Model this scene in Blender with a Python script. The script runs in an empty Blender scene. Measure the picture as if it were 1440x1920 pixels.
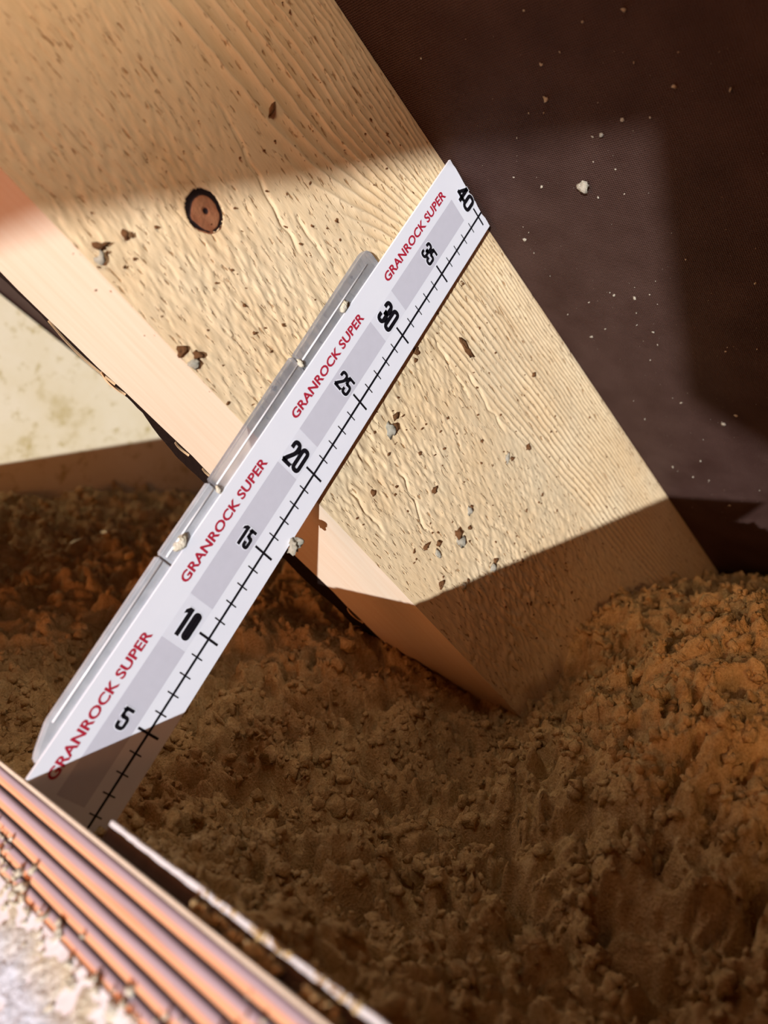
import bpy, bmesh, math, random
import numpy as np
from mathutils import Matrix, Vector

random.seed(7)
rng = np.random.default_rng(11)
C = bpy.context.scene.collection
sc = bpy.context.scene

# ---------------------------------------------------------------- frame of the roof
# Timber, ruler, underlay and hatch lining share one square frame that leans with the roof:
# d runs down the timber, n runs back from the ruler face, r runs up the ruler (0 = the ruler's zero mark).
TH = math.radians(48.0)
CT, ST = math.cos(TH), math.sin(TH)
ZOFF = 0.30                                             # the ceiling boards below the fill lie at z = 0
ROT = Matrix.Rotation(TH, 4, 'Y')
def W(d, n, r):
    return Vector((CT*d + ST*r, n, -ST*d + CT*r + ZOFF))
def VW(d, n, r):
    return Vector((CT*d + ST*r, n, -ST*d + CT*r))
def to_local(x, y, z):
    return CT*x - ST*(z - ZOFF), y, ST*x + CT*(z - ZOFF)

# ---------------------------------------------------------------- camera
cam_pos = (-0.21609547, -0.32832192, 0.05316176)
RC = [(0.55184494, 0.58544346, 0.59390497), (-0.68690936, -0.08473116, 0.72178678), (0.47288761, -0.80627327, 0.35538813)]
def cam_axis(k):
    return VW(RC[0][k], RC[1][k], RC[2][k])
cd = bpy.data.cameras.new('camera'); cam = bpy.data.objects.new('camera', cd); C.objects.link(cam)
ax, ay, az = cam_axis(0), -cam_axis(1), -cam_axis(2)
m = Matrix((ax, ay, az)).transposed().to_4x4(); m.translation = W(*cam_pos)
cam.matrix_world = m
cd.sensor_fit = 'HORIZONTAL'; cd.sensor_width = 36.0
cd.lens = 36.0*1494.13/1440.0
cd.clip_start = 0.01; cd.clip_end = 50
cd.dof.use_dof = True; cd.dof.focus_distance = 0.455; cd.dof.aperture_fstop = 8.5
sc.camera = cam

# ---------------------------------------------------------------- light
sc.view_settings.view_transform = 'Standard'; sc.view_settings.look = 'None'
sc.view_settings.gamma = 1.0; sc.view_settings.use_curve_mapping = False
sc.view_settings.exposure = 0.0
world = bpy.data.worlds.new('attic_dusk'); sc.world = world; world.use_nodes = True
bg = world.node_tree.nodes['Background']
bg.inputs['Color'].default_value = (1.0, 0.265, 0.092, 1); bg.inputs['Strength'].default_value = 0.175

SUN_L = VW(1.05, 1.0, 1.17).normalized()                # the way the low sun travels
sd = bpy.data.lights.new('sun', 'SUN'); sd.energy = 5.0; sd.angle = math.radians(0.55); sd.color = (0.985, 0.995, 1.0)
sun = bpy.data.objects.new('sun', sd); C.objects.link(sun)
sun.location = W(-1.5, -1.5, -1.2)
sun.rotation_euler = SUN_L.to_track_quat('-Z', 'Y').to_euler()

ld = bpy.data.lights.new('timber_fill_light', 'AREA'); ld.shape = 'DISK'; ld.size = 0.12; ld.energy = 0.50; ld.color = (1.0, 0.80, 0.60)  # added soft fill, brightens the upper left of the timber
lamp = bpy.data.objects.new('timber_fill_light', ld); C.objects.link(lamp)
lamp.location = W(-0.37, -0.16, 0.30)
lamp.rotation_euler = (W(-0.33, 0.0, 0.31) - lamp.location).to_track_quat('-Z', 'Y').to_euler()

gd = bpy.data.lights.new('bounce_fill_light', 'AREA'); gd.shape = 'DISK'; gd.size = 0.35; gd.energy = 5.4; gd.color = (1.0, 0.36, 0.125)  # added warm fill standing in for light bounced up from the left
glow = bpy.data.objects.new('bounce_fill_light', gd); C.objects.link(glow)
glow.location = (-1.08, -0.14, 0.24 + ZOFF)
glow.rotation_euler = (Vector((0.25, 0.05, ZOFF)) - glow.location).to_track_quat('-Z', 'Y').to_euler()

fd = bpy.data.lights.new('heap_fill_light', 'SPOT'); fd.shadow_soft_size = 0.025; fd.spot_size = math.radians(40); fd.spot_blend = 1.0; fd.energy = 2.2; fd.color = (1.0, 0.56, 0.26)  # added spot, brightens the heap on the right
side = bpy.data.objects.new('heap_fill_light', fd); C.objects.link(side)
side.location = (0.02, -0.50, 0.17 + ZOFF)
side.rotation_euler = (Vector((0.36, -0.20, ZOFF - 0.02)) - side.location).to_track_quat('-Z', 'Y').to_euler()

# ---------------------------------------------------------------- helpers
def tag(o, label=None, cat=None, group=None, kind=None):
    if label: o['label'] = label
    if cat: o['category'] = cat
    if group: o['group'] = group
    if kind: o['kind'] = kind
    return o

def empty(name, loc, rot=(0, 0, 0)):
    o = bpy.data.objects.new(name, None); C.objects.link(o); o.empty_display_size = 0.02
    o.location = loc; o.rotation_euler = rot
    return o

def link_mesh(name, me, mat, parent=None, loc=None, local=True):
    for mm in (mat if isinstance(mat, (list, tuple)) else [mat]): me.materials.append(mm)
    o = bpy.data.objects.new(name, me); C.objects.link(o)
    if parent is not None:
        o.parent = parent
        if loc is not None: o.location = loc
    else:
        if local: o.rotation_euler = (0, TH, 0)
        o.location = loc if loc is not None else W(0, 0, 0)
    return o

def from_bm(name, bm, mat, parent=None, loc=None, local=True, smooth=False):
    me = bpy.data.meshes.new(name); bm.normal_update(); bm.to_mesh(me); bm.free()
    if smooth: me.polygons.foreach_set('use_smooth', [True]*len(me.polygons))
    return link_mesh(name, me, mat, parent, loc, local)

def np_mesh(name, co, quads=None, tris=None, smooth=True):
    me = bpy.data.meshes.new(name)
    co = np.asarray(co, dtype=np.float32)
    nq = 0 if quads is None else len(quads); nt = 0 if tris is None else len(tris)
    me.vertices.add(len(co)); me.vertices.foreach_set('co', co.ravel())
    idx = []
    if nq: idx.append(np.asarray(quads, dtype=np.int32).ravel())
    if nt: idx.append(np.asarray(tris, dtype=np.int32).ravel())
    idx = np.concatenate(idx)
    me.loops.add(len(idx)); me.loops.foreach_set('vertex_index', idx)
    start = np.concatenate([np.arange(nq)*4, nq*4 + np.arange(nt)*3]).astype(np.int32)
    me.polygons.add(nq + nt); me.polygons.foreach_set('loop_start', start)
    if smooth: me.polygons.foreach_set('use_smooth', np.ones(nq + nt, dtype=bool))
    me.update(calc_edges=True)
    return me

def grid_quads(nu, nv):
    i = np.arange((nu)*(nv)).reshape(nu, nv)
    return np.stack([i[:-1, :-1], i[1:, :-1], i[1:, 1:], i[:-1, 1:]], -1).reshape(-1, 4)

def attr(me, name, val):
    a = me.attributes.new(name, 'FLOAT', 'POINT'); a.data.foreach_set('value', np.asarray(val, dtype=np.float32).ravel())

_lat = rng.random((64, 64, 64)).astype(np.float32)
def vnoise(x, y, z=0.0):
    x, y, z = np.broadcast_arrays(np.asarray(x, dtype=np.float64), y, z)
    xi, yi, zi = np.floor(x).astype(int), np.floor(y).astype(int), np.floor(z).astype(int)
    fx, fy, fz = x - xi, y - yi, z - zi
    fx = fx*fx*(3 - 2*fx); fy = fy*fy*(3 - 2*fy); fz = fz*fz*(3 - 2*fz)
    g = lambda a, b, c: _lat[(xi + a) & 63, (yi + b) & 63, (zi + c) & 63]
    l = lambda a, b, t: a + (b - a)*t
    return l(l(l(g(0,0,0), g(1,0,0), fx), l(g(0,1,0), g(1,1,0), fx), fy),
             l(l(g(0,0,1), g(1,0,1), fx), l(g(0,1,1), g(1,1,1), fx), fy), fz)*2 - 1

def box(bm, lo, hi, shear=None):
    v = []
    for a in (0, 1):
        for b in (0, 1):
            for c in (0, 1):
                p = [(lo, hi)[a][0], (lo, hi)[b][1], (lo, hi)[c][2]]
                if shear: p = shear(p)
                v.append(bm.verts.new(p))
    for f in ((0,1,3,2), (4,6,7,5), (0,4,5,1), (2,3,7,6), (0,2,6,4), (1,5,7,3)):
        bm.faces.new([v[i] for i in f])
    return v

def prism(bm, pts, lift):                               # pts: outline; lift(p, k) -> 3D for side k = 0, 1
    a = [bm.verts.new(lift(p, 0)) for p in pts]; b = [bm.verts.new(lift(p, 1)) for p in pts]
    n = len(pts)
    for i in range(n):
        j = (i + 1) % n
        bm.faces.new((a[i], a[j], b[j], b[i]))
    bm.faces.new(a[::-1]); bm.faces.new(b)

# ---------------------------------------------------------------- materials
def mat(name, rough=0.7, spec=0.3):
    mt = bpy.data.materials.new(name); mt.use_nodes = True
    p = mt.node_tree.nodes['Principled BSDF']
    p.inputs['Roughness'].default_value = rough; p.inputs['Specular IOR Level'].default_value = spec
    return mt, mt.node_tree, p
def ramp(nt, stops, src):
    r = nt.nodes.new('ShaderNodeValToRGB'); e = r.color_ramp.elements
    while len(e) < len(stops): e.new(0.5)
    for el, (pos, col) in zip(e, stops): el.position = pos; el.color = (*col, 1)
    nt.links.new(src, r.inputs['Fac']); return r.outputs['Color']
def noise(nt, scale, detail=4, rough=0.55, vec=None, stretch=None):
    n = nt.nodes.new('ShaderNodeTexNoise'); n.inputs['Scale'].default_value = scale
    n.inputs['Detail'].default_value = detail; n.inputs['Roughness'].default_value = rough
    if vec is None:
        tc = nt.nodes.new('ShaderNodeTexCoord'); vec = tc.outputs['Object']
    if stretch:
        mp = nt.nodes.new('ShaderNodeMapping'); mp.inputs['Scale'].default_value = stretch
        nt.links.new(vec, mp.inputs['Vector']); vec = mp.outputs['Vector']
    nt.links.new(vec, n.inputs['Vector']); return n.outputs['Fac']
def bump(nt, p, h, strength=0.3, dist=0.001):
    b = nt.nodes.new('ShaderNodeBump'); b.inputs['Strength'].default_value = strength; b.inputs['Distance'].default_value = dist
    nt.links.new(h, b.inputs['Height']); nt.links.new(b.outputs['Normal'], p.inputs['Normal'])
def mix(nt, fac, a, b, mode='MIX'):
    m_ = nt.nodes.new('ShaderNodeMix'); m_.data_type = 'RGBA'; m_.blend_type = mode
    if isinstance(fac, float): m_.inputs[0].default_value = fac
    else: nt.links.new(fac, m_.inputs[0])
    for i, s in ((6, a), (7, b)):
        if isinstance(s, tuple): m_.inputs[i].default_value = (*s, 1)
        else: nt.links.new(s, m_.inputs[i])
    return m_.outputs[2]
def attribute(nt, name):
    a = nt.nodes.new('ShaderNodeAttribute'); a.attribute_name = name; return a.outputs['Fac']
def plain(name, col, rough=0.7, spec=0.3, var=0.12, scale=200):
    mt, nt, p = mat(name, rough, spec)
    f = noise(nt, scale)
    nt.links.new(ramp(nt, [(0.3, tuple(c*(1 - var) for c in col)), (0.7, tuple(min(1, c*(1 + var)) for c in col))], f), p.inputs['Base Color'])
    return mt

# sawn softwood, tone from the grain attribute
M_wood, nt, p = mat('sawn_softwood', 0.75, 0.2)
g = attribute(nt, 'grain')
base = ramp(nt, [(0.0, (0.58, 0.36, 0.17)), (0.45, (0.74, 0.575, 0.355)), (1.0, (0.80, 0.67, 0.46))], g)
fine = noise(nt, 900, 3, stretch=(0.12, 1, 1))
col = mix(nt, 0.35, base, ramp(nt, [(0.3, (0.60, 0.42, 0.22)), (0.65, (0.80, 0.65, 0.43))], fine))
blot = noise(nt, 16, 3)
col = mix(nt, 0.30, col, ramp(nt, [(0.35, (0.74, 0.53, 0.30)), (0.65, (0.78, 0.68, 0.49))], blot))
nt.links.new(col, p.inputs['Base Color'])
ck = noise(nt, 620, 3, 0.5, stretch=(0.24, 1, 1)); fb = noise(nt, 1500, 4, stretch=(0.15, 1, 1))
ckm = ramp(nt, [(0.30, (0, 0, 0)), (0.40, (1, 1, 1))], ck)
col2 = mix(nt, 1.0, col, ramp(nt, [(0.29, (0.55, 0.42, 0.32)), (0.37, (1, 1, 1))], ck), 'MULTIPLY')
nt.links.new(col2, p.inputs['Base Color'])
hs = nt.nodes.new('ShaderNodeMath'); hs.operation = 'MULTIPLY_ADD'; hs.inputs[1].default_value = 0.35
nt.links.new(fb, hs.inputs[0]); nt.links.new(ckm, hs.inputs[2])
bump(nt, p, hs.outputs[0], 0.75, 0.0006)

M_planed, nt, p = mat('planed_softwood', 0.6, 0.25)
fine = noise(nt, 260, 4, stretch=(0.06, 1, 1))
nt.links.new(ramp(nt, [(0.3, (0.78, 0.62, 0.46)), (0.7, (0.82, 0.69, 0.54))], fine), p.inputs['Base Color'])
bump(nt, p, fine, 0.12, 0.0006)

M_knot, nt, p = mat('knot_wood', 0.6, 0.25)
g = attribute(nt, 'dark')
kc = ramp(nt, [(0.0, (0.40, 0.19, 0.095)), (0.45, (0.27, 0.105, 0.05)), (0.62, (0.03, 0.012, 0.01)), (1.0, (0.012, 0.006, 0.006))], g)
kn = noise(nt, 700, 4)
nt.links.new(mix(nt, 0.35, kc, ramp(nt, [(0.35, (0.16, 0.06, 0.03)), (0.7, (0.50, 0.27, 0.15))], kn), 'MULTIPLY'), p.inputs['Base Color'])
bump(nt, p, kn, 0.5, 0.0006)

M_wane_shade = plain('dark_wane_shade', (0.014, 0.007, 0.005), 0.9, 0.1, 0.4, 400)  # near black, so the strip also paints the shadow gap
M_splinter = plain('splinter_wood', (0.78, 0.55, 0.32), 0.7, 0.2)

# mineral wool
def wool(name, lo, mid, hi, s=120):
    mt, nt, p = mat(name, 0.95, 0.05)
    a = noise(nt, s, 5, 0.65); b = noise(nt, s*6, 4, 0.6)
    c = ramp(nt, [(0.30, lo), (0.5, mid), (0.72, hi)], a)
    c = mix(nt, 0.4, c, ramp(nt, [(0.35, lo), (0.7, hi)], b))
    nt.links.new(c, p.inputs['Base Color'])
    bump(nt, p, b, 0.9, 0.002)
    return mt
M_wool = wool('mineral_wool', (0.36, 0.235, 0.10), (0.62, 0.435, 0.205), (0.84, 0.68, 0.38))
M_fluff = wool('pale_mineral_wool', (0.68, 0.61, 0.43), (0.78, 0.74, 0.60), (0.86, 0.84, 0.76), 160)
nt = M_fluff.node_tree; p = nt.nodes['Principled BSDF']; src_ = p.inputs['Base Color'].links[0].from_socket
nt.links.new(mix(nt, attribute(nt, 'white'), src_, (0.72, 0.80, 0.93)), p.inputs['Base Color'])
M_crumb = wool('brown_crumb', (0.16, 0.07, 0.03), (0.26, 0.12, 0.05), (0.36, 0.19, 0.09), 500)
M_palecrumb = wool('pale_crumb', (0.55, 0.50, 0.36), (0.72, 0.68, 0.55), (0.84, 0.82, 0.76), 500)

# underlay
M_under, nt, p = mat('dark_underlay', 0.6, 0.2)
tc = nt.nodes.new('ShaderNodeTexCoord')
c = ramp(nt, [(0.3, (0.042, 0.019, 0.015)), (0.7, (0.068, 0.037, 0.031))], noise(nt, 30, 5))
nt.links.new(c, p.inputs['Base Color'])
w1 = nt.nodes.new('ShaderNodeTexWave'); w1.inputs['Scale'].default_value = 260; w1.inputs['Distortion'].default_value = 1.5; w1.bands_direction = 'X'
w2 = nt.nodes.new('ShaderNodeTexWave'); w2.inputs['Scale'].default_value = 260; w2.inputs['Distortion'].default_value = 1.5; w2.bands_direction = 'Y'
for w_ in (w1, w2): nt.links.new(tc.outputs['Object'], w_.inputs['Vector'])
mm_ = nt.nodes.new('ShaderNodeMath'); mm_.operation = 'MULTIPLY'
nt.links.new(w1.outputs['Fac'], mm_.inputs[0]); nt.links.new(w2.outputs['Fac'], mm_.inputs[1])
ad_ = nt.nodes.new('ShaderNodeMath'); ad_.operation = 'ADD'
nt.links.new(mm_.outputs[0], ad_.inputs[0]); nt.links.new(noise(nt, 420, 5, 0.7), ad_.inputs[1])
bump(nt, p, ad_.outputs[0], 0.7, 0.0010)

M_panel, nt, p = mat('dusty_pale_board', 0.8, 0.2)
a = noise(nt, 14, 6, 0.7); b = noise(nt, 55, 5, 0.7)
c = ramp(nt, [(0.30, (0.60, 0.50, 0.27)), (0.42, (0.78, 0.69, 0.48)), (0.62, (0.82, 0.74, 0.55))], a)
c = mix(nt, ramp(nt, [(0.56, (0, 0, 0)), (0.70, (1, 1, 1))], b), c, (0.50, 0.40, 0.17))
nt.links.new(c, p.inputs['Base Color'])

M_card, nt, p = mat('white_card', 0.45, 0.4)
nt.links.new(ramp(nt, [(0.3, (0.765, 0.805, 0.90)), (0.7, (0.79, 0.83, 0.92))], noise(nt, 60)), p.inputs['Base Color'])
M_grey = plain('print_grey', (0.575, 0.590, 0.685), 0.45, 0.4, 0.02)
M_box = plain('print_pale_grey', (0.72, 0.755, 0.85), 0.45, 0.4, 0.02)
M_black = plain('print_black', (0.006, 0.006, 0.010), 0.45, 0.3, 0.2)
M_red = plain('print_red', (0.42, 0.018, 0.045), 0.45, 0.35, 0.10, 900)
M_halo = plain('print_white', (0.80, 0.84, 0.93), 0.45, 0.4, 0.01)

M_clear, nt, p = mat('clear_plastic', 0.16, 0.5)
p.inputs['Transmission Weight'].default_value = 0.78; p.inputs['IOR'].default_value = 1.42
nt.links.new(ramp(nt, [(0.3, (0.58, 0.62, 0.70)), (0.7, (0.78, 0.82, 0.88))], noise(nt, 140)), p.inputs['Base Color'])
M_whitened, nt, p = mat('whitened_clear_plastic', 0.3, 0.5)  # whiter for the lower lengths, painting the bright sky they reflect
p.inputs['Transmission Weight'].default_value = 0.45; p.inputs['IOR'].default_value = 1.42
nt.links.new(ramp(nt, [(0.3, (0.60, 0.65, 0.72)), (0.7, (0.78, 0.82, 0.88))], noise(nt, 140)), p.inputs['Base Color'])
M_ridge = plain('white_plastic_edge', (0.75, 0.78, 0.84), 0.25, 0.6, 0.05)

M_ply, nt, p = mat('ply_layer', 0.42, 0.45)
g = attribute(nt, 'tone')
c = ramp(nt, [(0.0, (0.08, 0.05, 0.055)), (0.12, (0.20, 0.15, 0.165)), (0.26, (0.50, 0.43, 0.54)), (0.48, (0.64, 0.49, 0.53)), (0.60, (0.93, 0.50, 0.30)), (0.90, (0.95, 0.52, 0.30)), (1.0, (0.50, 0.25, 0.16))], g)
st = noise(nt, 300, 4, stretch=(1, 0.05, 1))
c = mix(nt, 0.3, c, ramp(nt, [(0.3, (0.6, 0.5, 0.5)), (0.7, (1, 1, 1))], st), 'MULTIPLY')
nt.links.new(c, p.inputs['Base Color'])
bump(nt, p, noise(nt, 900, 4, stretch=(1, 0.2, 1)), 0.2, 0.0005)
M_groove = plain('dark_glue_line', (0.030, 0.020, 0.022), 0.7, 0.3, 0.5, 800)
M_veneer = plain('pale_top_veneer', (0.78, 0.70, 0.58), 0.5, 0.3, 0.08)
M_white, nt, p = mat('white_paint', 0.5, 0.4)
nt.links.new(ramp(nt, [(0.3, (0.72, 0.72, 0.78)), (0.65, (0.82, 0.82, 0.88))], noise(nt, 24, 5)), p.inputs['Base Color'])
bump(nt, p, noise(nt, 90, 5), 0.4, 0.003)
M_sheet = plain('sheet_in_shade', (0.06, 0.04, 0.035), 0.3, 0.5, 0.2)  # face of the white sheet, colour darkened to paint its shade
M_edge = plain('sheet_sunlit_edge', (0.80, 0.84, 0.90), 0.3, 0.5, 0.05)  # the sheet's own white, kept for its sunlit top band
M_floor = plain('ceiling_boards', (0.35, 0.22, 0.13), 0.8, 0.2, 0.2, 40)
M_gable = plain('gable_boards', (0.40, 0.25, 0.15), 0.8, 0.2, 0.2, 30)

# ---------------------------------------------------------------- large structure
SL = 0.0677                                             # the underlay runs at a slight angle to the ruler's top
bm = bmesh.new()
def sh_top(p_): p_[2] += 0.4085 + SL*p_[0]; return p_
box(bm, (-0.95, -0.75, 0.0), (0.62, 0.95, 0.004), sh_top)
from_bm('ceiling', bm, M_under); tag(bpy.data.objects['ceiling'], 'dark brown roof underlay board above the sloping timber', kind='structure')

bm = bmesh.new(); box(bm, (-0.06, -0.55, -0.02), (1.0, 1.5, 0.0))
tag(from_bm('floor', bm, M_floor, loc=(0, 0, 0), local=False), 'wooden boards under the loose insulation', kind='structure')

# gable wall, 1.5 m away towards the sun, added unseen, its opening cut to shape the lit band
LH = Vector((SUN_L.x, SUN_L.y, 0)).normalized(); WH = Vector((LH.y, -LH.x, 0))
def gable(w_, z_, t): return WH*w_ - LH*(1.5 + t) + Vector((0, 0, z_ + ZOFF))
bm = bmesh.new()
top = [(-2.0, 1.6), (-2.0, 0.46), (-0.30, 0.36), (-0.06, 0.258), (0.014, 0.256), (0.099, 0.282), (0.143, 0.300), (0.255, 0.285), (0.288, 0.135), (0.347, 0.092), (0.62, 0.040), (1.6, 0.040), (1.6, 1.6)]
prism(bm, top, lambda q, k: gable(q[0], q[1], 0.03*k))
prism(bm, [(-2.0, -0.30), (1.6, -0.30), (1.6, -0.22), (-2.0, -0.22)], lambda q, k: gable(q[0], q[1], 0.03*k))
prism(bm, [(-2.0, -0.22), (-1.6, -0.22), (-1.6, 0.44), (-2.0, 0.46)], lambda q, k: gable(q[0], q[1], 0.03*k))
bmesh.ops.recalc_face_normals(bm, faces=bm.faces)
wl = from_bm('gable_sun_mask', bm, M_gable, loc=(0, 0, 0), local=False); tag(wl, 'added gable wall, opening cut to shape the sunlight, out of frame', kind='structure')

# ---------------------------------------------------------------- sloping timber
FN = 0.0068                                             # its broad face lies just behind the ruler
D0, D1 = -0.42, 0.66
def r_top(d): return 0.4080 + SL*d
def r_bot(d): return 0.1935 - 0.032*d
timber = empty('timber', W(0, 0, 0), (0, TH, 0))
tag(timber, 'rough-sawn pale softwood rafter sloping across the picture with one dark knot', 'timber')
nd, nv = 1150, 330
dd = np.linspace(D0, D1, nd)[:, None]; tt = np.linspace(0, 1, nv)[None, :]
dd, tt = np.broadcast_arrays(dd, tt)
rr = r_bot(dd)*(1 - tt) + r_top(dd)*tt
u = r_top(dd) - rr
edge = np.minimum(np.minimum(tt*nv, (1 - tt)*nv)/5.0, 1.0)
# raised grain: growth rings spread to the left of the ruler and close up to its right
sm = 1/(1 + np.exp((dd + 0.075)/0.03))
kk = 0.028 + 0.075*sm
wob = 0.0022*vnoise(dd*22, u*30, 3.1) + 0.0007*vnoise(dd*110, u*160, 7.7)
du = np.sqrt((dd + 0.1245)**2*0.30 + (rr - 0.2573)**2)
uu = np.clip(u + wob - 0.018*np.exp(-((dd + 0.06)/0.06)**2)*sm*(u/0.07), 0, None)
ph = np.log(1 + kk*uu/0.0026)/kk
s = ph - np.floor(ph)
ridge = np.where(s < 0.34, s/0.34, 1 - (s - 0.34)/0.66)**1.9
lim = 0.078 + 0.010*vnoise(dd*18, 5.0) + 0.012*np.exp(-((dd - 0.02)/0.04)**2)
mask = 1/(1 + np.exp((u - lim)/0.0035))
amp = (0.00115 + 0.0017*np.clip(u/0.07, 0, 1)*(0.25 + 0.75*sm))*mask*(0.75 + 0.5*vnoise(dd*25, u*60, 2.7))
h = amp*(ridge - 0.3)
# torn fibres everywhere else
fib = vnoise(dd*200, rr*620 + dd*150, 1.3); fib2 = vnoise(dd*90, rr*330 - dd*60, 9.2)
fibm = np.clip(1 - mask*0.75, 0, 1)*np.clip(0.55 + 0.9*vnoise(dd*9, rr*16, 4.4), 0.12, 1.3)
fibm *= 1 - 0.75*np.exp(-((dd - 0.10)/0.035)**2 - ((u - 0.080)/0.008)**2) - 0.6*np.exp(-((dd + 0.115)/0.03)**2 - ((u - 0.045)/0.03)**2)
h = h + 0.00060*fibm*fib + 0.00040*fibm*fib2 - 0.0008*np.clip(vnoise(dd*120, rr*520, 21.0) - 0.62, 0, 1)*2.5*fibm
# long splits in the wood
def crack(d0, d1, u0, u1, wd=0.0009, dep=0.0012):
    t_ = (dd - d0)/(d1 - d0); uc = u0 + (u1 - u0)*t_ + 0.0014*vnoise(dd*130, 2.0 + d0*40)
    return -dep*np.exp(-((u - uc)/wd)**2)*np.clip(np.minimum(t_, 1 - t_)*6, 0, 1)
for a in ((-0.155, -0.07, 0.096, 0.120), (-0.05, 0.012, 0.125, 0.128), (0.02, 0.075, 0.085, 0.096), (0.055, 0.12, 0.083, 0.091), (0.025, 0.070, 0.196, 0.205), (-0.09, -0.06, 0.105, 0.110), (0.05, 0.10, 0.165, 0.185)):
    h = h + crack(*a)
rk = np.hypot(dd + 0.1245, rr - 0.2573); h = np.where(rk < 0.0096, -0.0025, h*np.clip((rk - 0.0096)/0.004, 0.3, 1))       # the wood pulls away round the knot
h = h*edge
grain = np.clip(0.52 + 0.75*(ridge - 0.40)*mask + 0.16*fib2*fibm + 0.12*vnoise(dd*30, rr*120, 8.8) - 0.40*np.exp(-(du/0.016)**2), 0, 1)
co = np.stack([dd, FN - h, rr], -1).reshape(-1, 3)
me = np_mesh('broad_face', co, grid_quads(nd, nv)); me.flip_normals(); attr(me, 'grain', grain)
link_mesh('broad_face', me, M_wood, timber)
# body behind the face: underside, back, top, ends
NB = 0.0965
bm = bmesh.new()
ds = np.linspace(D0, D1, 60)
prof = []
for d in ds:
    wv = 0.0012*math.sin(d*43) + 0.0007*math.sin(d*131 + 1)
    prof.append([bm.verts.new((d, FN, r_bot(d))), bm.verts.new((d, NB - 0.001 + wv, r_bot(d) + 0.0002)), bm.verts.new((d, NB + 0.001, r_bot(d) + 0.004)), bm.verts.new((d, NB + 0.001, r_top(d))), bm.verts.new((d, FN, r_top(d)))])
for a, b in zip(prof, prof[1:]):
    for i in range(4): bm.faces.new((a[i], a[i + 1], b[i + 1], b[i]))
bm.faces.new(prof[0]); bm.faces.new(prof[-1][::-1])
bmesh.ops.recalc_face_normals(bm, faces=bm.faces)
tag(from_bm('smooth_body', bm, M_planed, timber), 'smooth peach-coloured underside')
# dark waney strip along the back lower edge, widened to paint the shadow gap
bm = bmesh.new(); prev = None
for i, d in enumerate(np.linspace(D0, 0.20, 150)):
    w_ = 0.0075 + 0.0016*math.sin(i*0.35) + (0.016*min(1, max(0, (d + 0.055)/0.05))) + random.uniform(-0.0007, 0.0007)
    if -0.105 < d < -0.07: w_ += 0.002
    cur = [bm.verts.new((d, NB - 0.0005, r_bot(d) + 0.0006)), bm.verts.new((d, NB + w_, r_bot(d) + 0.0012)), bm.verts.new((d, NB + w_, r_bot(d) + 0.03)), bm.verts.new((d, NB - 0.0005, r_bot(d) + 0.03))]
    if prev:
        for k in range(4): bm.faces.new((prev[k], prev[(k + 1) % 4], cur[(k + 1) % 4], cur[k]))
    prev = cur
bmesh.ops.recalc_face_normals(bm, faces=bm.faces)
tag(from_bm('wane_shade_strip', bm, M_wane_shade, timber), 'dark ragged wane and painted shadow gap along the back lower edge')
# fraying splinters on that edge
def splinter(d0, d1, nofs, wid):
    bm = bmesh.new(); prev = None; N = 14
    for i in range(N + 1):
        t_ = i/N; d = d0 + (d1 - d0)*t_; w_ = wid*math.sin(math.pi*min(1, t_*0.93 + 0.05))**0.7 + 0.0001
        nn = NB + nofs*math.sin(math.pi*t_) + 0.0003
        cur = [bm.verts.new((d, nn, r_bot(d) - 0.0008)), bm.verts.new((d, nn + w_, r_bot(d) - 0.0006)), bm.verts.new((d, nn + w_*0.5, r_bot(d) + 0.0006))]
        if prev:
            for k in range(3): bm.faces.new((prev[k], prev[(k + 1) % 3], cur[(k + 1) % 3], cur[k]))
        else: bm.faces.new(cur[::-1])
        prev = cur
    bm.faces.new(prev); bmesh.ops.recalc_face_normals(bm, faces=bm.faces)
    from_bm('splinter', bm, M_splinter, timber)
splinter(-0.125, -0.078, 0.0045, 0.0010); splinter(-0.088, -0.070, 0.0028, 0.0030); splinter(-0.030, -0.018, 0.0015, 0.0010); splinter(-0.006, 0.004, 0.001, 0.0009); splinter(0.15, 0.17, 0.002, 0.0025)
# knot
nr_, na_ = 26, 72
th = np.linspace(0, 2*np.pi, na_, endpoint=False)[None, :]; q = np.linspace(0.0, 1, nr_)[:, None]
R0 = 0.0103*(1 + 0.05*np.cos(th*2 + 0.6) + 0.03*np.cos(th*3) + 0.12*np.exp(-((np.angle(np.exp(1j*(th - 4.45))))/0.25)**2))
kx, kz = q*R0*np.cos(th), q*R0*np.sin(th)
up_ = np.clip(np.cos(th - 2.3)*0.5 + 0.5, 0, 1)
up_ = np.clip(np.cos(th - 2.75)*0.5 + 0.5, 0, 1)
dark = np.clip(1.8*np.exp(-((q - 0.87)/(0.075 + 0.13*up_))**2)*(0.38 + 0.80*up_ + 0.25*vnoise(kx*500, kz*500)), 0, 1)
dark = np.maximum(dark, 1.1*np.exp(-((kx - 0.0004)**2 + (kz - 0.0004)**2)/0.0017**2))
dark = np.clip(np.maximum(dark, 0.25 + 0.2*vnoise(kx*300, kz*300)), 0, 1)
kh = 0.0004 - 0.0007*dark*(q < 0.99) - 0.0012*(q > 0.97)
co = np.stack([-0.1245 + kx, np.broadcast_to(FN - kh, kx.shape), 0.2573 + kz], -1).reshape(-1, 3)
i = np.arange(nr_*na_).reshape(nr_, na_); j = np.roll(i, -1, 1)
me = np_mesh('knot', co, np.stack([i[:-1], j[:-1], j[1:], i[1:]], -1).reshape(-1, 4)); attr(me, 'dark', dark)
tag(link_mesh('knot', me, M_knot, timber), 'round brown knot with a black cracked rim and dark centre')

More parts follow.
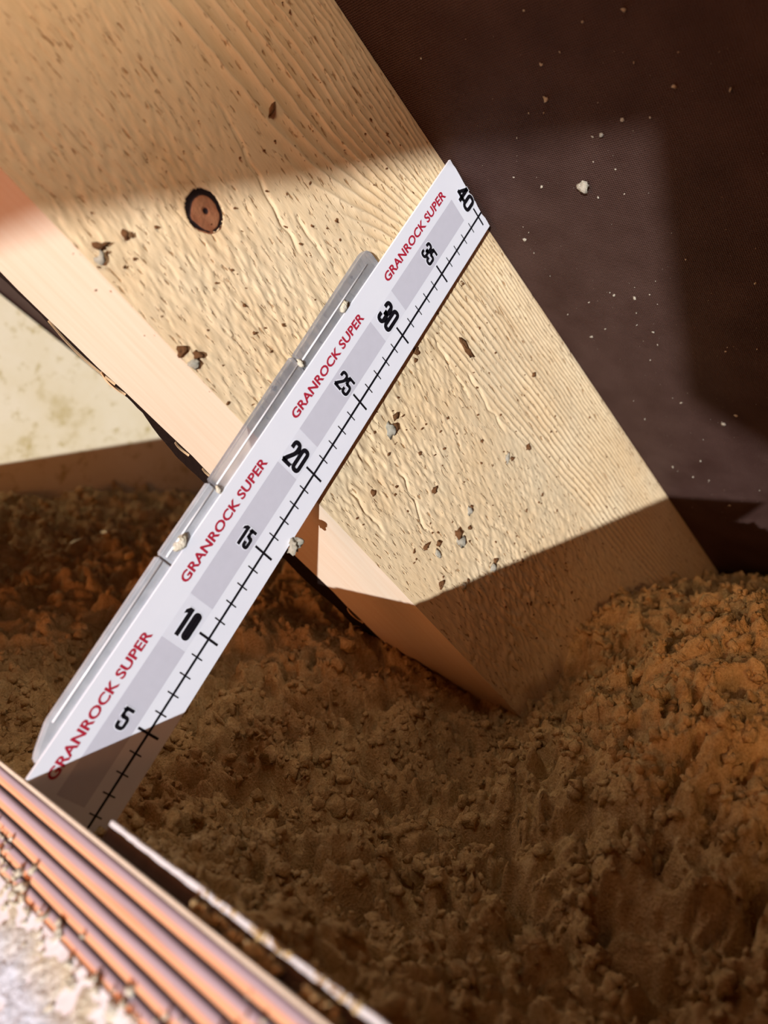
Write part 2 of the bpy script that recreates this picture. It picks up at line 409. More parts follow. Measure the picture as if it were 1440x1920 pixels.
# ---------------------------------------------------------------- pale board standing behind the timber
bm = bmesh.new()
box(bm, (-0.25, 0.75, -0.12), (0.52, 0.768, 0.0), lambda q_: [q_[0], q_[1], q_[2] if q_[2] < -0.1 else 0.405 + SL*q_[0]])
pb = from_bm('backing_board', bm, M_panel); tag(pb, 'pale dusty sunlit board standing far back, left of the timber', 'board')

# ---------------------------------------------------------------- hatch lining with its layered edge
hatch = empty('hatch_lining', W(-0.038, 0, 0), (0, TH, 0))
tag(hatch, 'layered orange and grey board edge of the hatch at lower left', 'board')
hl = Vector((0.038, 0, 0))
def HS(n): return -0.027*n
NF, NK = -0.42, 0.33
lines = [0.0092, 0.0031, -0.0034, -0.0093, -0.0147, -0.0200]
ns = np.linspace(NF, NK, 60)
for a, b in zip(lines, lines[1:]):
    K = 14; tq = np.linspace(0, 1, K)
    bul = 0.0006*np.sin(np.pi*np.clip(tq, 0.0, 1))**0.6
    nn, t2 = np.meshgrid(ns, tq, indexing='ij')
    rq = a + (b - a)*t2 + HS(nn); dq = -0.0372 - np.broadcast_to(bul, t2.shape) - 0.00015*vnoise(nn*40, t2*3, a*900)
    co = np.stack([dq, nn, rq], -1)
    back = np.stack([np.full((len(ns), 2), -0.0350), np.stack([ns, ns], 1), np.stack([b + HS(ns), a + HS(ns)], 1)], -1)
    full = np.concatenate([co, back], 1); kk_ = K + 2
    i = np.arange(len(ns)*kk_).reshape(len(ns), kk_); j = np.roll(i, -1, 1)
    me = np_mesh('ply_layer', full.reshape(-1, 3), np.stack([i[:-1], j[:-1], j[1:], i[1:]], -1).reshape(-1, 4), smooth=True)
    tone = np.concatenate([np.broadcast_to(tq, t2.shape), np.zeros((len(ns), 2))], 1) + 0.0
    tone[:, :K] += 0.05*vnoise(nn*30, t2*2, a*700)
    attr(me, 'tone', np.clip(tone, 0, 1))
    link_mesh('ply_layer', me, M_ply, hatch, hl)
for b in lines[1:-1]:
    bm = bmesh.new(); box(bm, (-0.0377, NF, b - 0.0005), (-0.0352, NK, b + 0.0005), lambda q_: [q_[0], q_[1], q_[2] + HS(q_[1])])
    from_bm('glue_line', bm, M_groove, hatch, hl)
bm = bmesh.new(); box(bm, (-0.0380, NF, 0.0092), (-0.0352, NK, 0.0105), lambda q_: [q_[0], q_[1], q_[2] + HS(q_[1])])
tag(from_bm('top_veneer', bm, M_veneer, hatch, hl), 'thin pale top layer')
bm = bmesh.new(); box(bm, (-0.0384, NF, -0.33), (-0.0352, NK, -0.0195), lambda q_: [q_[0], q_[1], q_[2] + HS(q_[1])])
tag(from_bm('painted_panel', bm, M_white, hatch, hl), 'white painted side below the layers')

# timber block further along the hatch, out of frame, added to cast the shadow across the pale board
bm = bmesh.new(); box(bm, (-0.085, 0.36, -0.10), (-0.041, 1.10, 0.048))
bmesh.ops.bevel(bm, geom=bm.edges[:], offset=0.002, segments=1, affect='EDGES')
tag(from_bm('shadow_block', bm, M_planed), 'block added to shade the pale board, out of frame', 'timber')

# thin white sheet inside the hatch lining, its face darkened to paint shade
sheet = empty('edging_sheet', W(-0.0335, -0.1, 0), (0, TH, 0)); sl_ = Vector((0.0335, 0.1, 0))
tag(sheet, 'thin white sheet beside the layered board, its lower face painted as shaded', 'sheet')
bm = bmesh.new(); box(bm, (-0.0335, -0.42, -0.10), (-0.0325, -0.062, 0.0168), lambda q_: [q_[0], q_[1], q_[2] + HS(q_[1] + 0.065)])
from_bm('sheet_face', bm, M_sheet, sheet, sl_)
bm = bmesh.new(); N = 120; prev = None
for i in range(N + 1):
    n = -0.42 + (0.42 - 0.062)*i/N; o = HS(n + 0.065)
    lo = 0.0174 + o + random.uniform(-0.0002, 0.0002); hi = 0.0190 + o + random.uniform(-0.0002, 0.0002)
    cur = [bm.verts.new((-0.0339, n, lo)), bm.verts.new((-0.0339, n, hi)), bm.verts.new((-0.0322, n, hi + 0.0003)), bm.verts.new((-0.0322, n, lo))]
    if prev:
        for k in range(4): bm.faces.new((prev[k], prev[(k + 1) % 4], cur[(k + 1) % 4], cur[k]))
    else: bm.faces.new(cur)
    prev = cur
bm.faces.new(prev[::-1]); bmesh.ops.recalc_face_normals(bm, faces=bm.faces)
tag(from_bm('sunlit_edge', bm, M_edge, sheet, sl_), 'bright white chipped top edge, the sunlit part of the sheet')

# ---------------------------------------------------------------- ruler
ruler = empty('depth_ruler', W(-0.0136, 0, -0.004), (0, TH, 0)); RL = Vector((0.0136, 0, 0.004))
tag(ruler, 'white card depth ruler marked 5 to 40 leaning against the timber', 'ruler')
DL, DR, RT = -0.0380, 0.0108, 0.4045
bm = bmesh.new()
rough_end = [(DL + (DR - DL)*i/16, RT + (0 if i in (0, 16) else random.uniform(-0.0006, 0.0004))) for i in range(17)]
prism(bm, [(DL, 0.0112), (-0.0349, 0.0112), (-0.0349, -0.004), (DR, -0.004)] + rough_end[::-1], lambda q_, k: (q_[0], 0.0014*k, q_[1]))
bmesh.ops.recalc_face_normals(bm, faces=bm.faces)
from_bm('card', bm, M_card, ruler, RL)
def flat(name, polys, mt, lay, label=None, parent=None):
    bm = bmesh.new(); n = -0.00004*(lay + 1)
    for pl_ in polys:
        vs = [bm.verts.new((a, n, b)) for a, b in pl_]
        f = bm.faces.new(vs); f.normal_update()
        if f.normal.y > 0: f.normal_flip()
    o = from_bm(name, bm, mt, parent or ruler, RL if parent is None else None)
    if label: o['label'] = label
    return o
mm = 0.001
def rect(a0, a1, b0, b1): return [(a0*mm, b0*mm), (a1*mm, b0*mm), (a1*mm, b1*mm), (a0*mm, b1*mm)]
for k in range(4):
    flat('grey_panel', [rect(-22.4, -7.2, 100*k + (11.0 if k == 0 else 12.4), 100*k + (88.9 if k == 0 else (191-100 if k == 1 else 88.4)))], M_grey, 0, 'pale grey printed band')
for k in range(1, 4):
    flat('number_panel', [rect(-22.4, -7.2, 100*k - (11.0, 8.9, 11.5)[k - 1], 100*k + 12.3)], M_box, 0, 'very pale printed box behind a number')
flat('scale_line', [rect(-0.65, 0.65, 0.0, 404.0)], M_black, 1, 'long black line through the tick marks')
for s_ in range(0, 41):
    if s_ % 5 == 0 and s_ > 0: flat('tick_mark', [rect(-6.3, 6.3, 10*s_ - 0.6, 10*s_ + 0.6)], M_black, 2)
    else: flat('tick_mark', [rect(-3.6, 3.5, 10*s_ - 0.32, 10*s_ + 0.32)], M_black, 2)

def chaikin(pts, closed, it=3):
    for _ in range(it):
        o = []; n = len(pts)
        if not closed: o.append(pts[0])
        for i in range(n if closed else n - 1):
            a, b = pts[i], pts[(i + 1) % n]
            o += [(a[0]*.75 + b[0]*.25, a[1]*.75 + b[1]*.25), (a[0]*.25 + b[0]*.75, a[1]*.25 + b[1]*.75)]
        if not closed: o.append(pts[-1])
        pts = o
    return pts
def ribbon(pts, w_, closed=False):
    n = len(pts); L, R_ = [], []
    for i in range(n):
        a = pts[i - 1] if (i > 0 or closed) else pts[i]; b = pts[(i + 1) % n] if (i < n - 1 or closed) else pts[i]
        t_ = Vector((b[0] - a[0], b[1] - a[1]))
        if t_.length == 0: t_ = Vector((1, 0))
        t_.normalize(); nn = Vector((-t_.y, t_.x))*w_/2
        L.append((pts[i][0] + nn.x, pts[i][1] + nn.y)); R_.append((pts[i][0] - nn.x, pts[i][1] - nn.y))
    return [[L[i], L[(i + 1) % n], R_[(i + 1) % n], R_[i]] for i in range(n if closed else n - 1)]
def corner(pts, f=0.30):                               # rounds the corners of a polyline a little
    o = [pts[0]]
    for a, b, c in zip(pts, pts[1:], pts[2:]):
        la = math.hypot(a[0]-b[0], a[1]-b[1]); lc = math.hypot(c[0]-b[0], c[1]-b[1]); q_ = min(f, la*.48, lc*.48)
        p0 = (b[0] + (a[0]-b[0])*q_/la, b[1] + (a[1]-b[1])*q_/la); p1 = (b[0] + (c[0]-b[0])*q_/lc, b[1] + (c[1]-b[1])*q_/lc)
        for t_ in (0, .25, .5, .75, 1): o.append(((1-t_)**2*p0[0] + 2*t_*(1-t_)*b[0] + t_*t_*p1[0], (1-t_)**2*p0[1] + 2*t_*(1-t_)*b[1] + t_*t_*p1[1]))
    o.append(pts[-1]); return o
def digit(ch, x, y, w_, h_, sw):
    X0, X1, Y0, Y1 = x + sw/2, x + w_ - sw/2, y + sw/2, y + h_ - sw/2
    H = Y1 - Y0; WW = X1 - X0; ym = Y0 + H*.5; rd = WW*.48
    if ch == '0':
        pts = corner([(X0, ym), (X0, Y1), (X1, Y1), (X1, Y0), (X0, Y0), (X0, ym)], rd); return ribbon(pts, sw)
    if ch == '1':
        xc = x + w_*.62
        return ribbon([(xc, y), (xc, y + h_)], sw*1.05) + [[(xc - sw*.5, y + h_), (xc - sw*.5, y + h_*.80), (x + w_*.02, y + h_*.72), (x + w_*.02, y + h_*.86)]]
    if ch == '2':
        return ribbon(corner([(X0, Y0 + H*.66), (X0, Y1), (X1, Y1), (X1, Y0 + H*.58), (X0 + .05*WW, Y0 + H*.12), (X0, Y0)], rd), sw) + [[(x, y), (x + w_, y), (x + w_, y + sw*.95), (x, y + sw*.95)]]
    if ch == '3':
        a = corner([(X0, Y0 + H*.68), (X0, Y1), (X1, Y1), (X1, ym + .02*H), (X0 + WW*.35, ym)], rd)
        b = corner([(X0 + WW*.35, ym), (X1, ym - .02*H), (X1, Y0), (X0, Y0), (X0, Y0 + H*.32)], rd)
        return ribbon(a, sw) + ribbon(b, sw)
    if ch == '4':
        xv = x + w_*.68
        return ribbon([(xv, y), (xv, y + h_)], sw) + ribbon([(xv - sw*.1, y + h_ - sw*.35), (x + sw*.42, y + h_*.30)], sw*.85) + [[(x, y + h_*.20), (x + w_, y + h_*.20), (x + w_, y + h_*.20 + sw*.8), (x, y + h_*.20 + sw*.8)]]
    if ch == '5':
        return [[(x, y + h_), (x + w_*.96, y + h_), (x + w_*.96, y + h_ - sw*.9), (x, y + h_ - sw*.9)]] + ribbon([(X0, Y1), (X0, ym + .02*H)], sw) + ribbon(corner([(X0, ym + .06*H), (X1, ym + .10*H), (X1, Y0), (X0, Y0), (X0, Y0 + H*.30)], rd), sw)
def number(txt, x0, x1, y0, y1, sw):
    n = len(txt); gap = 0.35; w_ = (x1 - x0 - gap*(n - 1))/n
    for hal, mt, lay in ((0.9, M_halo, 3), (0, M_black, 5)):
        polys = []
        for i, ch in enumerate(txt):
            for k, pl_ in enumerate(digit(ch, x0 + i*(w_ + gap) - hal/2, y0 - hal/2, w_ + hal, y1 - y0 + hal, sw + hal)):
                polys.append([(a*mm, b*mm) for a, b in pl_])
        if hal: hp = flat('number_outline', polys, mt, lay, 'white outline of the number ' + txt)
        else: flat('printed_number', polys, mt, lay, 'black heavy numerals reading ' + txt)
for k in range(1, 4): number(str(10*k), -21.2 if k > 1 else -19.6, -8.4 if k > 1 else -9.4, 100*k - 7.2, 100*k + 7.2, 2.4)
number('40', -22.3, -7.7, 393.2, 404.3, 2.35)
for k, (a, b) in zip((5, 15, 25, 35), ((-17.6, -12.2), (-18.2, -9.4), (-20.2, -9.0), (-20.2, -9.6))): number(str(k), a, b, 10*k - 5.0, 10*k + 5.6, 1.8)

# red lettering up the left side
fc = bpy.data.curves.new('lettering', 'FONT'); fc.body = 'GRANROCK SUPER'; fc.size = 1.0; fc.offset = 0.028; fc.resolution_u = 3
fo = bpy.data.objects.new('lettering', fc); C.objects.link(fo)
dg = bpy.context.evaluated_depsgraph_get(); tm = bpy.data.meshes.new_from_object(fo.evaluated_get(dg))
tv = np.array([v.co[:2] for v in tm.vertices]); tf = [list(p_.vertices) for p_ in tm.polygons]
bpy.data.objects.remove(fo); bpy.data.curves.remove(fc); bpy.data.meshes.remove(tm)
lo, hi = tv.min(0), tv.max(0); tvn = (tv - lo)/(hi - lo)
tme = bpy.data.meshes.new('printed_lettering')
tme.from_pydata([(0, 0, 0)]*len(tv), [], tf)
for i, (a, b) in enumerate(tvn): tme.vertices[i].co = ((-26.6 - 5.2*b)*mm, -0.0001, 72.2*a*mm)
tme.update(); tme.materials.append(M_red)
for k, r0_ in enumerate((15.2, 114.6, 214.4, 313.8)):
    o = bpy.data.objects.new('printed_lettering', tme); C.objects.link(o); o.parent = ruler; o.location = RL + Vector((0, 0, r0_*mm))
    o['label'] = 'red capitals reading GRANROCK SUPER'

# clear plastic channel behind the left edge of the card
def channel(r0_, r1_, dl0, dl1, round_top=False, taper=False, mt=None):
    pts = []
    if taper: pts += [(-0.0385, r0_ - 0.016), (-0.0405, r0_ - 0.012), (-0.0430, r0_ - 0.004)]
    pts += [(dl0, r0_), (dl1, r1_ - (0.006 if round_top else 0))]
    if round_top: pts += [(dl1 + 0.0006, r1_ - 0.003), (dl1 + 0.0022, r1_ - 0.0008), (dl1 + 0.0050, r1_)]
    pts += [(-0.0330, r1_), (-0.0330, r0_ - (0.016 if taper else 0))]
    bm = bmesh.new(); prism(bm, pts, lambda q_, k: (q_[0], 0.0016 + 0.0038*k, q_[1]))
    bmesh.ops.recalc_face_normals(bm, faces=bm.faces)
    bmesh.ops.bevel(bm, geom=bm.edges[:], offset=0.0007, segments=2, affect='EDGES')
    seg = from_bm('channel_segment', bm, mt or M_clear, ruler, RL, smooth=False); seg['label'] = 'clear plastic channel length'
    bm = bmesh.new(); dm = -0.0424
    prism(bm, [(dm + 0.00045*math.cos(a), 0.00135 + 0.00045*math.sin(a)) for a in np.linspace(0, 2*math.pi, 8, endpoint=False)], lambda q_, k: (q_[0] + (dl1 - dl0)*0.5*k, q_[1], (r0_ + 0.001, r1_ - (0.008 if round_top else 0.001))[k]))
    bmesh.ops.recalc_face_normals(bm, faces=bm.faces)
    o = from_bm('channel_rib', bm, M_ridge, seg, smooth=True); o['label'] = 'shiny raised rib'
channel(0.2395, 0.3185, -0.0472, -0.0490, round_top=True)
channel(0.1600, 0.2385, -0.0464, -0.0478)
channel(0.1180, 0.1592, -0.0458, -0.0462, mt=M_whitened)
channel(0.0340, 0.1172, -0.0443, -0.0458, taper=True, mt=M_whitened)

# ---------------------------------------------------------------- loose mineral wool
PTS = np.array([(-0.006, -0.22, .019), (-0.004, -0.12, .017), (0.0, -0.05, .012), (.016, 0.0, -.006), (.016, .03, -.004), (.04, .10, -.002), (.0, .2, .012), (.27, .11, -.016), (.30, .02, -.072), (.34, .006, -.070),
                (.425, .0, -.022), (.55, .0, -.036), (.63, .0, -.050), (.17, -.05, -.066), (.11, -.03, -.045), (.12, -.13, -.060), (.16, -.20, -.050), (.25, -.15, -.006), (.33, -.12, .010), (.40, -.12, .008), (.50, -.10, -.020), (.10, -.25, -.045), (.06, -.10, -.032), (.05, -.25, -.015), (.30, -.28, -.02),
                (.215, .75, .058), (.38, .75, .030), (.55, .75, .0), (.10, .40, .012), (.25, .30, .0), (.40, .30, -.02), (.6, .3, -.06), (-.02, .45, .03), (0, .75, .07), (.62, -.3, -.06)])
def rbf_fit(P):
    r2 = ((P[:, None, :2] - P[None, :, :2])**2).sum(-1); A = np.sqrt(r2 + 0.03**2)
    n = len(P); Mx = np.zeros((n + 3, n + 3)); Mx[:n, :n] = A + np.eye(n)*0.002; Mx[:n, n] = 1; Mx[:n, n+1:] = P[:, :2]; Mx[n:, :n] = Mx[:n, n:].T
    return np.linalg.solve(Mx, np.concatenate([P[:, 2], np.zeros(3)]))
RB = rbf_fit(PTS)
def base_h(x, y):
    z = RB[-3] + RB[-2]*x + RB[-1]*y
    for (px, py, _), w_ in zip(PTS, RB): z = z + w_*np.sqrt((x - px)**2 + (y - py)**2 + 0.03**2)
    return z
def billow(x, y, s_, k): return 1 - np.abs(vnoise(x*s_, y*s_, k))*2
def lump(x, y):
    wx = x + 0.006*vnoise(x*60, y*60, 31.); wy = y + 0.006*vnoise(x*60, y*60, 41.)
    z = 0.0110*vnoise(wx*28, wy*28, 2.2) + 0.0070*vnoise(wx*70, wy*70, 5.1)
    z = z + 0.0040*vnoise(wx*150, wy*150, 6.6) + 0.0020*vnoise(wx*310, wy*310, 12.) + 0.0008*vnoise(wx*650, wy*650, 14.)
    z = z - 0.010*np.clip((vnoise(wx*170, wy*170, 27.) - 0.20)*3.5, 0, 1)*(0.5 + 0.5*vnoise(wx*400, wy*400, 3.)) - 0.012*np.clip((vnoise(wx*95, wy*95, 37.) - 0.22)*3, 0, 1)
    z = z - 0.013*np.clip(vnoise(wx*75, wy*75, 17.) - 0.20, 0, 1)*2
    return z
def calm(x, y):                                        # lumps stay low beside the ruler and at the hatch
    d_ = np.minimum(np.abs(x + 0.01) + 0.006, np.hypot(x - 0.0, y) + 0.0)
    return np.clip(d_/0.06, 0.25, 1)
def surf(x, y): return base_h(x, y) + lump(x, y)*calm(x, y)
def clip_fill(x, y, z):                                # keep the fill between the hatch sheet and the underlay
    d_ = CT*x - ST*z
    x = np.where(d_ < -0.0318, (-0.0318 + ST*z)/CT, x)
    r_ = ST*x + CT*z; d_ = CT*x - ST*z; ex = np.clip(r_ - (0.4075 + SL*d_), 0, None)
    return x - ex/ST, y, z
def fill_patch(x0, x1, y0, y1, nx, ny):
    x, y = np.meshgrid(np.linspace(x0, x1, nx), np.linspace(y0, y1, ny), indexing='ij')
    z = surf(x, y); x, y, z = clip_fill(x, y, z)
    return np.stack([x, y, z + ZOFF], -1).reshape(-1, 3), grid_quads(nx, ny)
c1, q1 = fill_patch(-0.03, 0.68, -0.34, 0.26, 570, 480)
c2, q2 = fill_patch(-0.06, 0.70, 0.26, 0.752, 260, 170)
me = np_mesh('loose_insulation', np.concatenate([c1, c2]), np.concatenate([q1, q2 + len(c1)]))
ins = link_mesh('loose_insulation', me, M_wool, None, (0, 0, 0), local=False)
tag(ins, 'loose brown mineral wool fill heaped below the timber and around the ruler foot', 'insulation', kind='stuff')

def ico(sub):
    bm = bmesh.new(); bmesh.ops.create_icosphere(bm, subdivisions=sub, radius=1.0)
    v = np.array([q_.co[:] for q_ in bm.verts]); f = np.array([[q_.index for q_ in p_.verts] for p_ in bm.faces]); bm.free(); return v, f
I1, I2, I3 = ico(1), ico(2), ico(3)
def tuft(I, k):
    v = I[0].copy(); o = k*3.7
    n1 = vnoise(v[:, 0]*1.3 + o, v[:, 1]*1.3, v[:, 2]*1.3); n2 = vnoise(v[:, 0]*3.1 + o, v[:, 1]*3.1 + 9, v[:, 2]*3.1)
    n3 = vnoise(v[:, 0]*6.3 + o, v[:, 1]*6.3 + 4, v[:, 2]*6.3)
    return v*(1 + 0.60*n1 + 0.60*n2 + 0.40*n3)[:, None]
def rand_rot(n):
    q_ = rng.normal(size=(n, 4)); q_ /= np.linalg.norm(q_, axis=1)[:, None]; a, b, c, d_ = q_.T
    return np.stack([np.stack([1-2*(c*c+d_*d_), 2*(b*c-a*d_), 2*(b*d_+a*c)], -1), np.stack([2*(b*c+a*d_), 1-2*(b*b+d_*d_), 2*(c*d_-a*b)], -1), np.stack([2*(b*d_-a*c), 2*(c*d_+a*b), 1-2*(b*b+c*c)], -1)], 1)
def scatter(I, pos, size, nvar=14, squash=(0.55, 1.5)):
    V = []; F = []; off = 0; n = len(pos); Rm = rand_rot(n); sq = rng.uniform(*squash, (n, 3)); va = rng.integers(0, nvar, n)
    tf_ = [tuft(I, k) for k in range(nvar)]
    for k in range(nvar):
        s_ = np.where(va == k)[0]
        if not len(s_): continue
        v = np.einsum('nij,nvj->nvi', Rm[s_], tf_[k][None]*sq[s_][:, None, :])*size[s_][:, None, None] + pos[s_][:, None, :]
        f = I[1][None] + (np.arange(len(s_))*len(I[0]))[:, None, None] + off
        V.append(v.reshape(-1, 3)); F.append(f.reshape(-1, 3)); off += len(s_)*len(I[0])
    return np.concatenate(V), np.concatenate(F)
cw = W(*cam_pos)
def sow(N, x0, x1, y0, y1, smin, smax):
    x = rng.uniform(x0, x1, N); y = rng.uniform(y0, y1, N)
    m_ = (vnoise(x*75, y*75, 17.) < 0.30 + 0.25*rng.random(N)) & (vnoise(x*95, y*95, 37.) < 0.33) & (vnoise(x*170, y*170, 27.) < 0.30); x, y = x[m_], y[m_]
    z = surf(x, y); s_ = smin + (smax - smin)*rng.random(len(x))**2.2
    x, y, z = clip_fill(x, y, z)
    return np.stack([x, y, z + ZOFF + s_*rng.uniform(-0.4, 0.7, len(x))], -1), s_
pa, sa = sow(4200, -0.02, 0.45, -0.30, 0.10, 0.0012, 0.0040)
v1, f1 = scatter(I2, pa, sa)
pb_, sb = sow(17000, -0.02, 0.68, -0.32, 0.26, 0.0010, 0.0032)
pc, s3 = sow(2600, -0.02, 0.68, 0.10, 0.75, 0.002, 0.006)
v2, f2 = scatter(I1, np.concatenate([pb_, pc]), np.concatenate([sb, s3]))
me = np_mesh('wool_tufts', np.concatenate([v1, v2]), None, np.concatenate([f1, f2 + len(v1)]), smooth=False)
o = link_mesh('wool_tufts', me, M_wool, ins); tag(o, 'small loose tufts of the fill', kind='stuff')
# crumbs of fill fallen into the gap beside the sheet and along its top edge
N = 420
gn = -0.215 + 0.092*rng.random(N); kp = vnoise(gn*70, 5.5) > rng.uniform(-0.3, 0.5, N); gn = gn[kp]; N = len(gn)
top_e = rng.random(N) < 0.35
gd_ = np.where(top_e, rng.uniform(-0.0342, -0.0318, N), rng.uniform(-0.0352, -0.0336, N))
gr_ = np.where(top_e, 0.0186, rng.uniform(0.0105, 0.0135, N)) - 0.027*(gn + 0.065*top_e)
gs = rng.uniform(0.0004, 0.0014, N)
v, f = scatter(I1, np.stack([CT*gd_ + ST*gr_, gn, -ST*gd_ + CT*gr_ + ZOFF], -1), gs)
tag(link_mesh('edge_crumbs', np_mesh('edge_crumbs', v, None, f, smooth=False), M_wool, ins), 'crumbs of fill in the gap beside the thin sheet', kind='stuff')
# fine wool fibres lying over and sticking out of the fill
N = 24000
x = rng.uniform(-0.02, 0.66, N); y = rng.uniform(-0.32, 0.24, N); z = surf(x, y); x, y, z = clip_fill(x, y, z)
ln = rng.uniform(0.002, 0.007, N); az_ = rng.uniform(0, 2*np.pi, N); el = rng.uniform(-0.3, 0.9, N); cv = rng.normal(0, 0.7, N); wd = rng.uniform(0.0001, 0.0003, N)
P0 = np.stack([x, y, z + ZOFF], -1); rows = []
for k in range(4):
    t_ = k/3; a_ = az_ + cv*t_
    rows.append((np.stack([np.cos(a_)*np.cos(el), np.sin(a_)*np.cos(el), np.sin(el) - 0.5*t_], -1)*(ln*t_)[:, None] + P0, np.stack([-np.sin(a_), np.cos(a_), 0.4*np.ones(N)], -1)*(wd*(1 - 0.6*t_))[:, None]))
vv = np.stack([q_ for c_, w_ in rows for q_ in (c_ - w_, c_ + w_)], 1)
b_ = (np.arange(N)*8)[:, None]
qq = np.concatenate([np.stack([b_ + 2*k, b_ + 2*k + 1, b_ + 2*k + 3, b_ + 2*k + 2], -1).reshape(-1, 4) for k in range(3)])
tag(link_mesh('wool_fibres', np_mesh('wool_fibres', vv.reshape(-1, 3), qq), M_wool, ins), 'fine fibres on the fill', kind='stuff')

# pale fluff clinging to the sunlit hatch side: a low felted layer with a torn upper edge
n_, e_ = np.meshgrid(np.linspace(-0.23, 0.04, 420), np.linspace(0, 1, 190), indexing='ij')
top_ = -0.0205 + np.where(n_ > -0.055, (n_ + 0.055)*0.17, 0) + np.where(n_ < -0.137, (-0.137 - n_)*0.55, 0)
top_ = np.minimum(top_, 0.0015) + 0.0020*vnoise(n_*55, 3.3) + 0.0016*vnoise(n_*150, 8.1) + 0.0012*vnoise(n_*420, 4.2)
rr_ = (-0.11)*(1 - e_) + top_*e_
f1_ = vnoise(n_*120, rr_*120, 61.); f2_ = vnoise(n_*300, rr_*300, 62.); f3_ = vnoise(n_*800, rr_*800, 63.); f0_ = vnoise(n_*38, rr_*38, 64.)
rag = np.clip((1 - e_)*9, 0, 1)
hh = (0.0010 + 0.0012*f0_ + 0.0011*f1_ + 0.0008*f2_ + 0.0004*f3_)*rag - 0.0010*(1 - rag) - 0.0010*np.clip(vnoise(n_*70, rr_*110, 65.) - 0.35, 0, 1)*3*rag
hh = np.minimum(hh, 0.0026)
co = np.stack([-0.0386 - hh, n_, rr_ - 0.027*n_], -1).reshape(-1, 3)
me = np_mesh('loose_fluff', co, grid_quads(420, 190)); attr(me, 'white', np.clip((-0.024 - rr_)/0.014 + 0.9*f0_ + 0.3*f1_, 0, 1))
fl = link_mesh('loose_fluff', me, M_fluff); tag(fl, 'pale fluffy wool clinging to the white side of the hatch', 'insulation', kind='stuff')
N = 130
n_ = rng.uniform(-0.2, 0.02, N); rr_ = -0.0215 + np.where(n_ > -0.055, (n_ + 0.055)*0.17, 0) + np.where(n_ < -0.137, (-0.137 - n_)*0.55, 0) + rng.normal(0, 0.004, N)
v, f = scatter(I2, np.stack([np.full(N, -0.0388), n_, np.minimum(rr_, 0.004) - 0.027*n_], -1), 0.0005 + 0.0013*rng.random(N)**2, squash=(0.5, 1.5))
tag(link_mesh('fluff_tufts', np_mesh('fluff_tufts', v, None, f), M_fluff, fl, Vector((0, 0, 0))), 'tiny tufts along the torn edge of the fluff', kind='stuff')

# ---------------------------------------------------------------- single crumbs
def crumb(name, dnr, size, mt, label, cat='crumb', group=None, sq=(1, 1, 1), I=I2, seed=0, rotz=0.0):
    v = tuft(I, 50 + seed)*np.array(sq)*size
    c_, s_ = math.cos(rotz), math.sin(rotz); v = np.stack([v[:, 0]*c_ - v[:, 2]*s_, v[:, 1], v[:, 0]*s_ + v[:, 2]*c_], -1)
    me = np_mesh(name, v, None, I[1], smooth=False); o = link_mesh(name, me, mt, None, W(*dnr)); return tag(o, label, cat, group)
FS = FN - 0.0008
def onface(d, u_): return (d, FS, r_top(d) - u_)
crumb('wood_flake', onface(.0501, .0734), 0.0042, M_crumb, 'long curved dark brown flake right of the ruler beside the number 30', 'flake', None, (1.7, .35, .45), seed=1, rotz=-0.1)
crumb('wood_flake', onface(.1122, .0418), 0.0021, M_crumb, 'small oval brown flake near the right edge of the timber', 'flake', None, (.8, .4, 1.1), seed=2)
crumb('wood_flake', onface(-.1305, .0757), 0.0030, M_crumb, 'thin dark flake in the shaded upper part of the timber above the knot', 'flake', None, (.3, .3, 1.5), seed=3, rotz=.3)
crumb('wool_crumb', (.0125, .0005, .1641), 0.0034, M_palecrumb, 'pale wool tuft hanging on the right edge of the ruler near 15', 'crumb', None, seed=4, I=I3)
crumb('wool_crumb', (0.001, -.071, .4063), 0.0026, M_palecrumb, 'single white crumb stuck to the dark underlay', 'crumb', None, seed=5)
crumb('wool_crumb', (-.0415, .0006, .128), 0.0028, M_fluff, 'yellowish tuft caught in the clear channel near the number 15', 'crumb', None, (.8, .5, 1.3), seed=6)
crumb('wool_crumb', (-.0405, .0006, .1592), 0.0020, M_fluff, 'yellowish tuft at the channel joint near 20', 'crumb', None, (1.4, .5, .7), seed=7)
crumb('wool_crumb', (-.0405, .0006, .281), 0.0024, M_fluff, 'yellowish tuft in the channel beside the number 30', 'crumb', None, (.8, .5, 1.8), seed=8)
crumb('wool_crumb', (-.0425, .0006, .2385), 0.0016, M_fluff, 'pale crumb at the channel joint beside 25', 'crumb', None, (1.4, .5, .7), seed=9)
spots = [(.0334, .1495, 4), (.030, .144, 3), (.1214, .1701, 4), (.102, .192, 4), (.1324, .1009, 3), (.1415, .0848, 3.5), (.165, .165, 3), (-.0931, .2032, 4), (-.148, .191, 4), (-.1437, .1795, 3.4), (-.086, .199, 3.6),
         (.018, .103, 3), (.021, .108, 2), (.06, .150, 2.5), (.075, .135, 2), (.085, .16, 3), (.11, .185, 3), (.128, .162, 2.4), (.15, .19, 2.4), (.13, .205, 2.6), (.095, .2, 2), (.045, .19, 2.6), (-.07, .17, 2.2), (-.06, .155, 2), (-.10, .165, 1.8), (-.045, .185, 2.2),
         (.10, .11, 2.2), (.065, .118, 2), (.05, .055, 1.6), (.17, .12, 2), (.19, .15, 2), (.155, .06, 1.6), (-.07, .088, 2), (-.09, .115, 1.5), (.22, .17, 2), (.2, .1, 1.8), (.12, .15, 2.6), (.04, .165, 2)]
def zone(d, u_):
    h_ = 'near upper edge' if u_ < 0.08 else ('along the middle' if u_ < 0.15 else 'near lower edge')
    if d < -0.02: return 'left of ruler, ' + h_
    return ('just right of ruler, ' if d < 0.07 else ('well right of ruler, ' if d < 0.125 else 'far right of ruler, ')) + h_
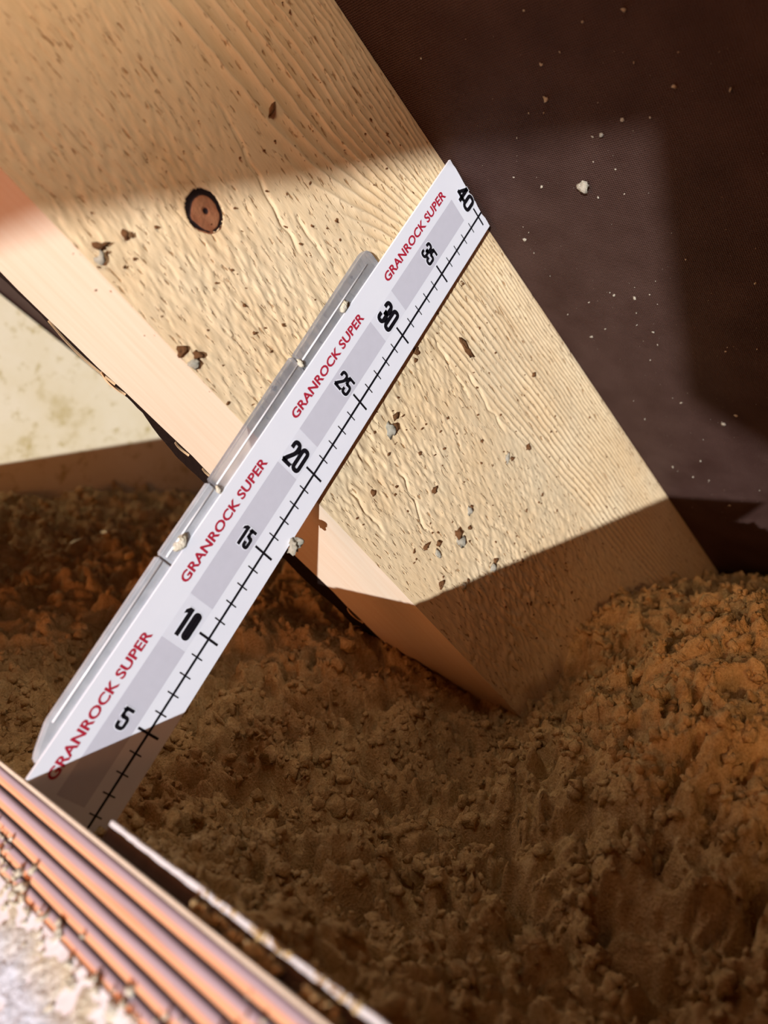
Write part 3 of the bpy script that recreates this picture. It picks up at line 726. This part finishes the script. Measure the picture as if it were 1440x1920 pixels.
ORD = ('nearest ruler', 'second nearest ruler', 'third nearest ruler', 'fourth nearest ruler', 'fifth nearest ruler', 'third farthest from ruler', 'second farthest from ruler', 'farthest from ruler')
def place_words(q_, among):
    same = sorted([p_ for p_ in among if zone(p_[0], p_[1]) == zone(q_[0], q_[1])], key=lambda p_: abs(p_[0] + 0.014))
    if len(same) == 1: return ''
    i = same.index(q_)
    return ', ' + (ORD[i] if i < len(same) - 1 and i < 5 else ORD[8 - (len(same) - i)])
pale_spots = [q_ for k, q_ in enumerate(spots) if k % 2 == 0 and q_[2] > 2.2]
for k, (d, u_, s_) in enumerate(spots):
    crumb('brown_crumb', onface(d, u_), s_*(0.00062 if d > 0 and s_ >= 2.6 else 0.00046), M_crumb, 'brown crumb on timber, ' + zone(d, u_) + place_words((d, u_, s_), spots), 'crumb', 'brown crumbs on the timber', (random.uniform(.6, 1.3), .6, random.uniform(.7, 1.5)), seed=20 + k % 12, rotz=random.uniform(-1, 1))
    if k % 2 == 0 and s_ > 2.2:
        crumb('wool_crumb', onface(d + random.uniform(-.004, .006), u_ + random.uniform(0.001, .007)), s_*(0.00085 if d > 0 else 0.0006), M_palecrumb, 'pale crumb on timber, ' + zone(d, u_) + place_words((d, u_, s_), pale_spots), 'crumb', 'pale crumbs on the timber', (1.2, .4, .9), seed=30 + k % 12, rotz=random.uniform(-1, 1))
# dust on the face and on the underlay
K = 260; d_ = rng.uniform(-0.16, 0.33, K); uu_ = rng.uniform(0.02, 0.21, K)
v, f = scatter(I1, np.stack([d_, np.full(K, FN - 0.0006), r_top(d_) - uu_], -1), rng.uniform(0.00025, 0.0008, K))
tag(link_mesh('timber_dust', np_mesh('timber_dust', v, None, f), M_crumb), 'fine brown specks dusted over the timber face', 'dust', kind='stuff')
K = 420; d_ = rng.uniform(-0.1, 0.36, K); n_ = -0.2 + 0.19*rng.random(K)
v, f = scatter(I1, np.stack([d_, n_, 0.4083 + SL*d_], -1), 0.0001 + 0.0011*rng.random(K)**6)
tag(link_mesh('underlay_dust', np_mesh('underlay_dust', v, None, f), M_palecrumb), 'tiny pale specks on the dark underlay', 'dust', kind='stuff')
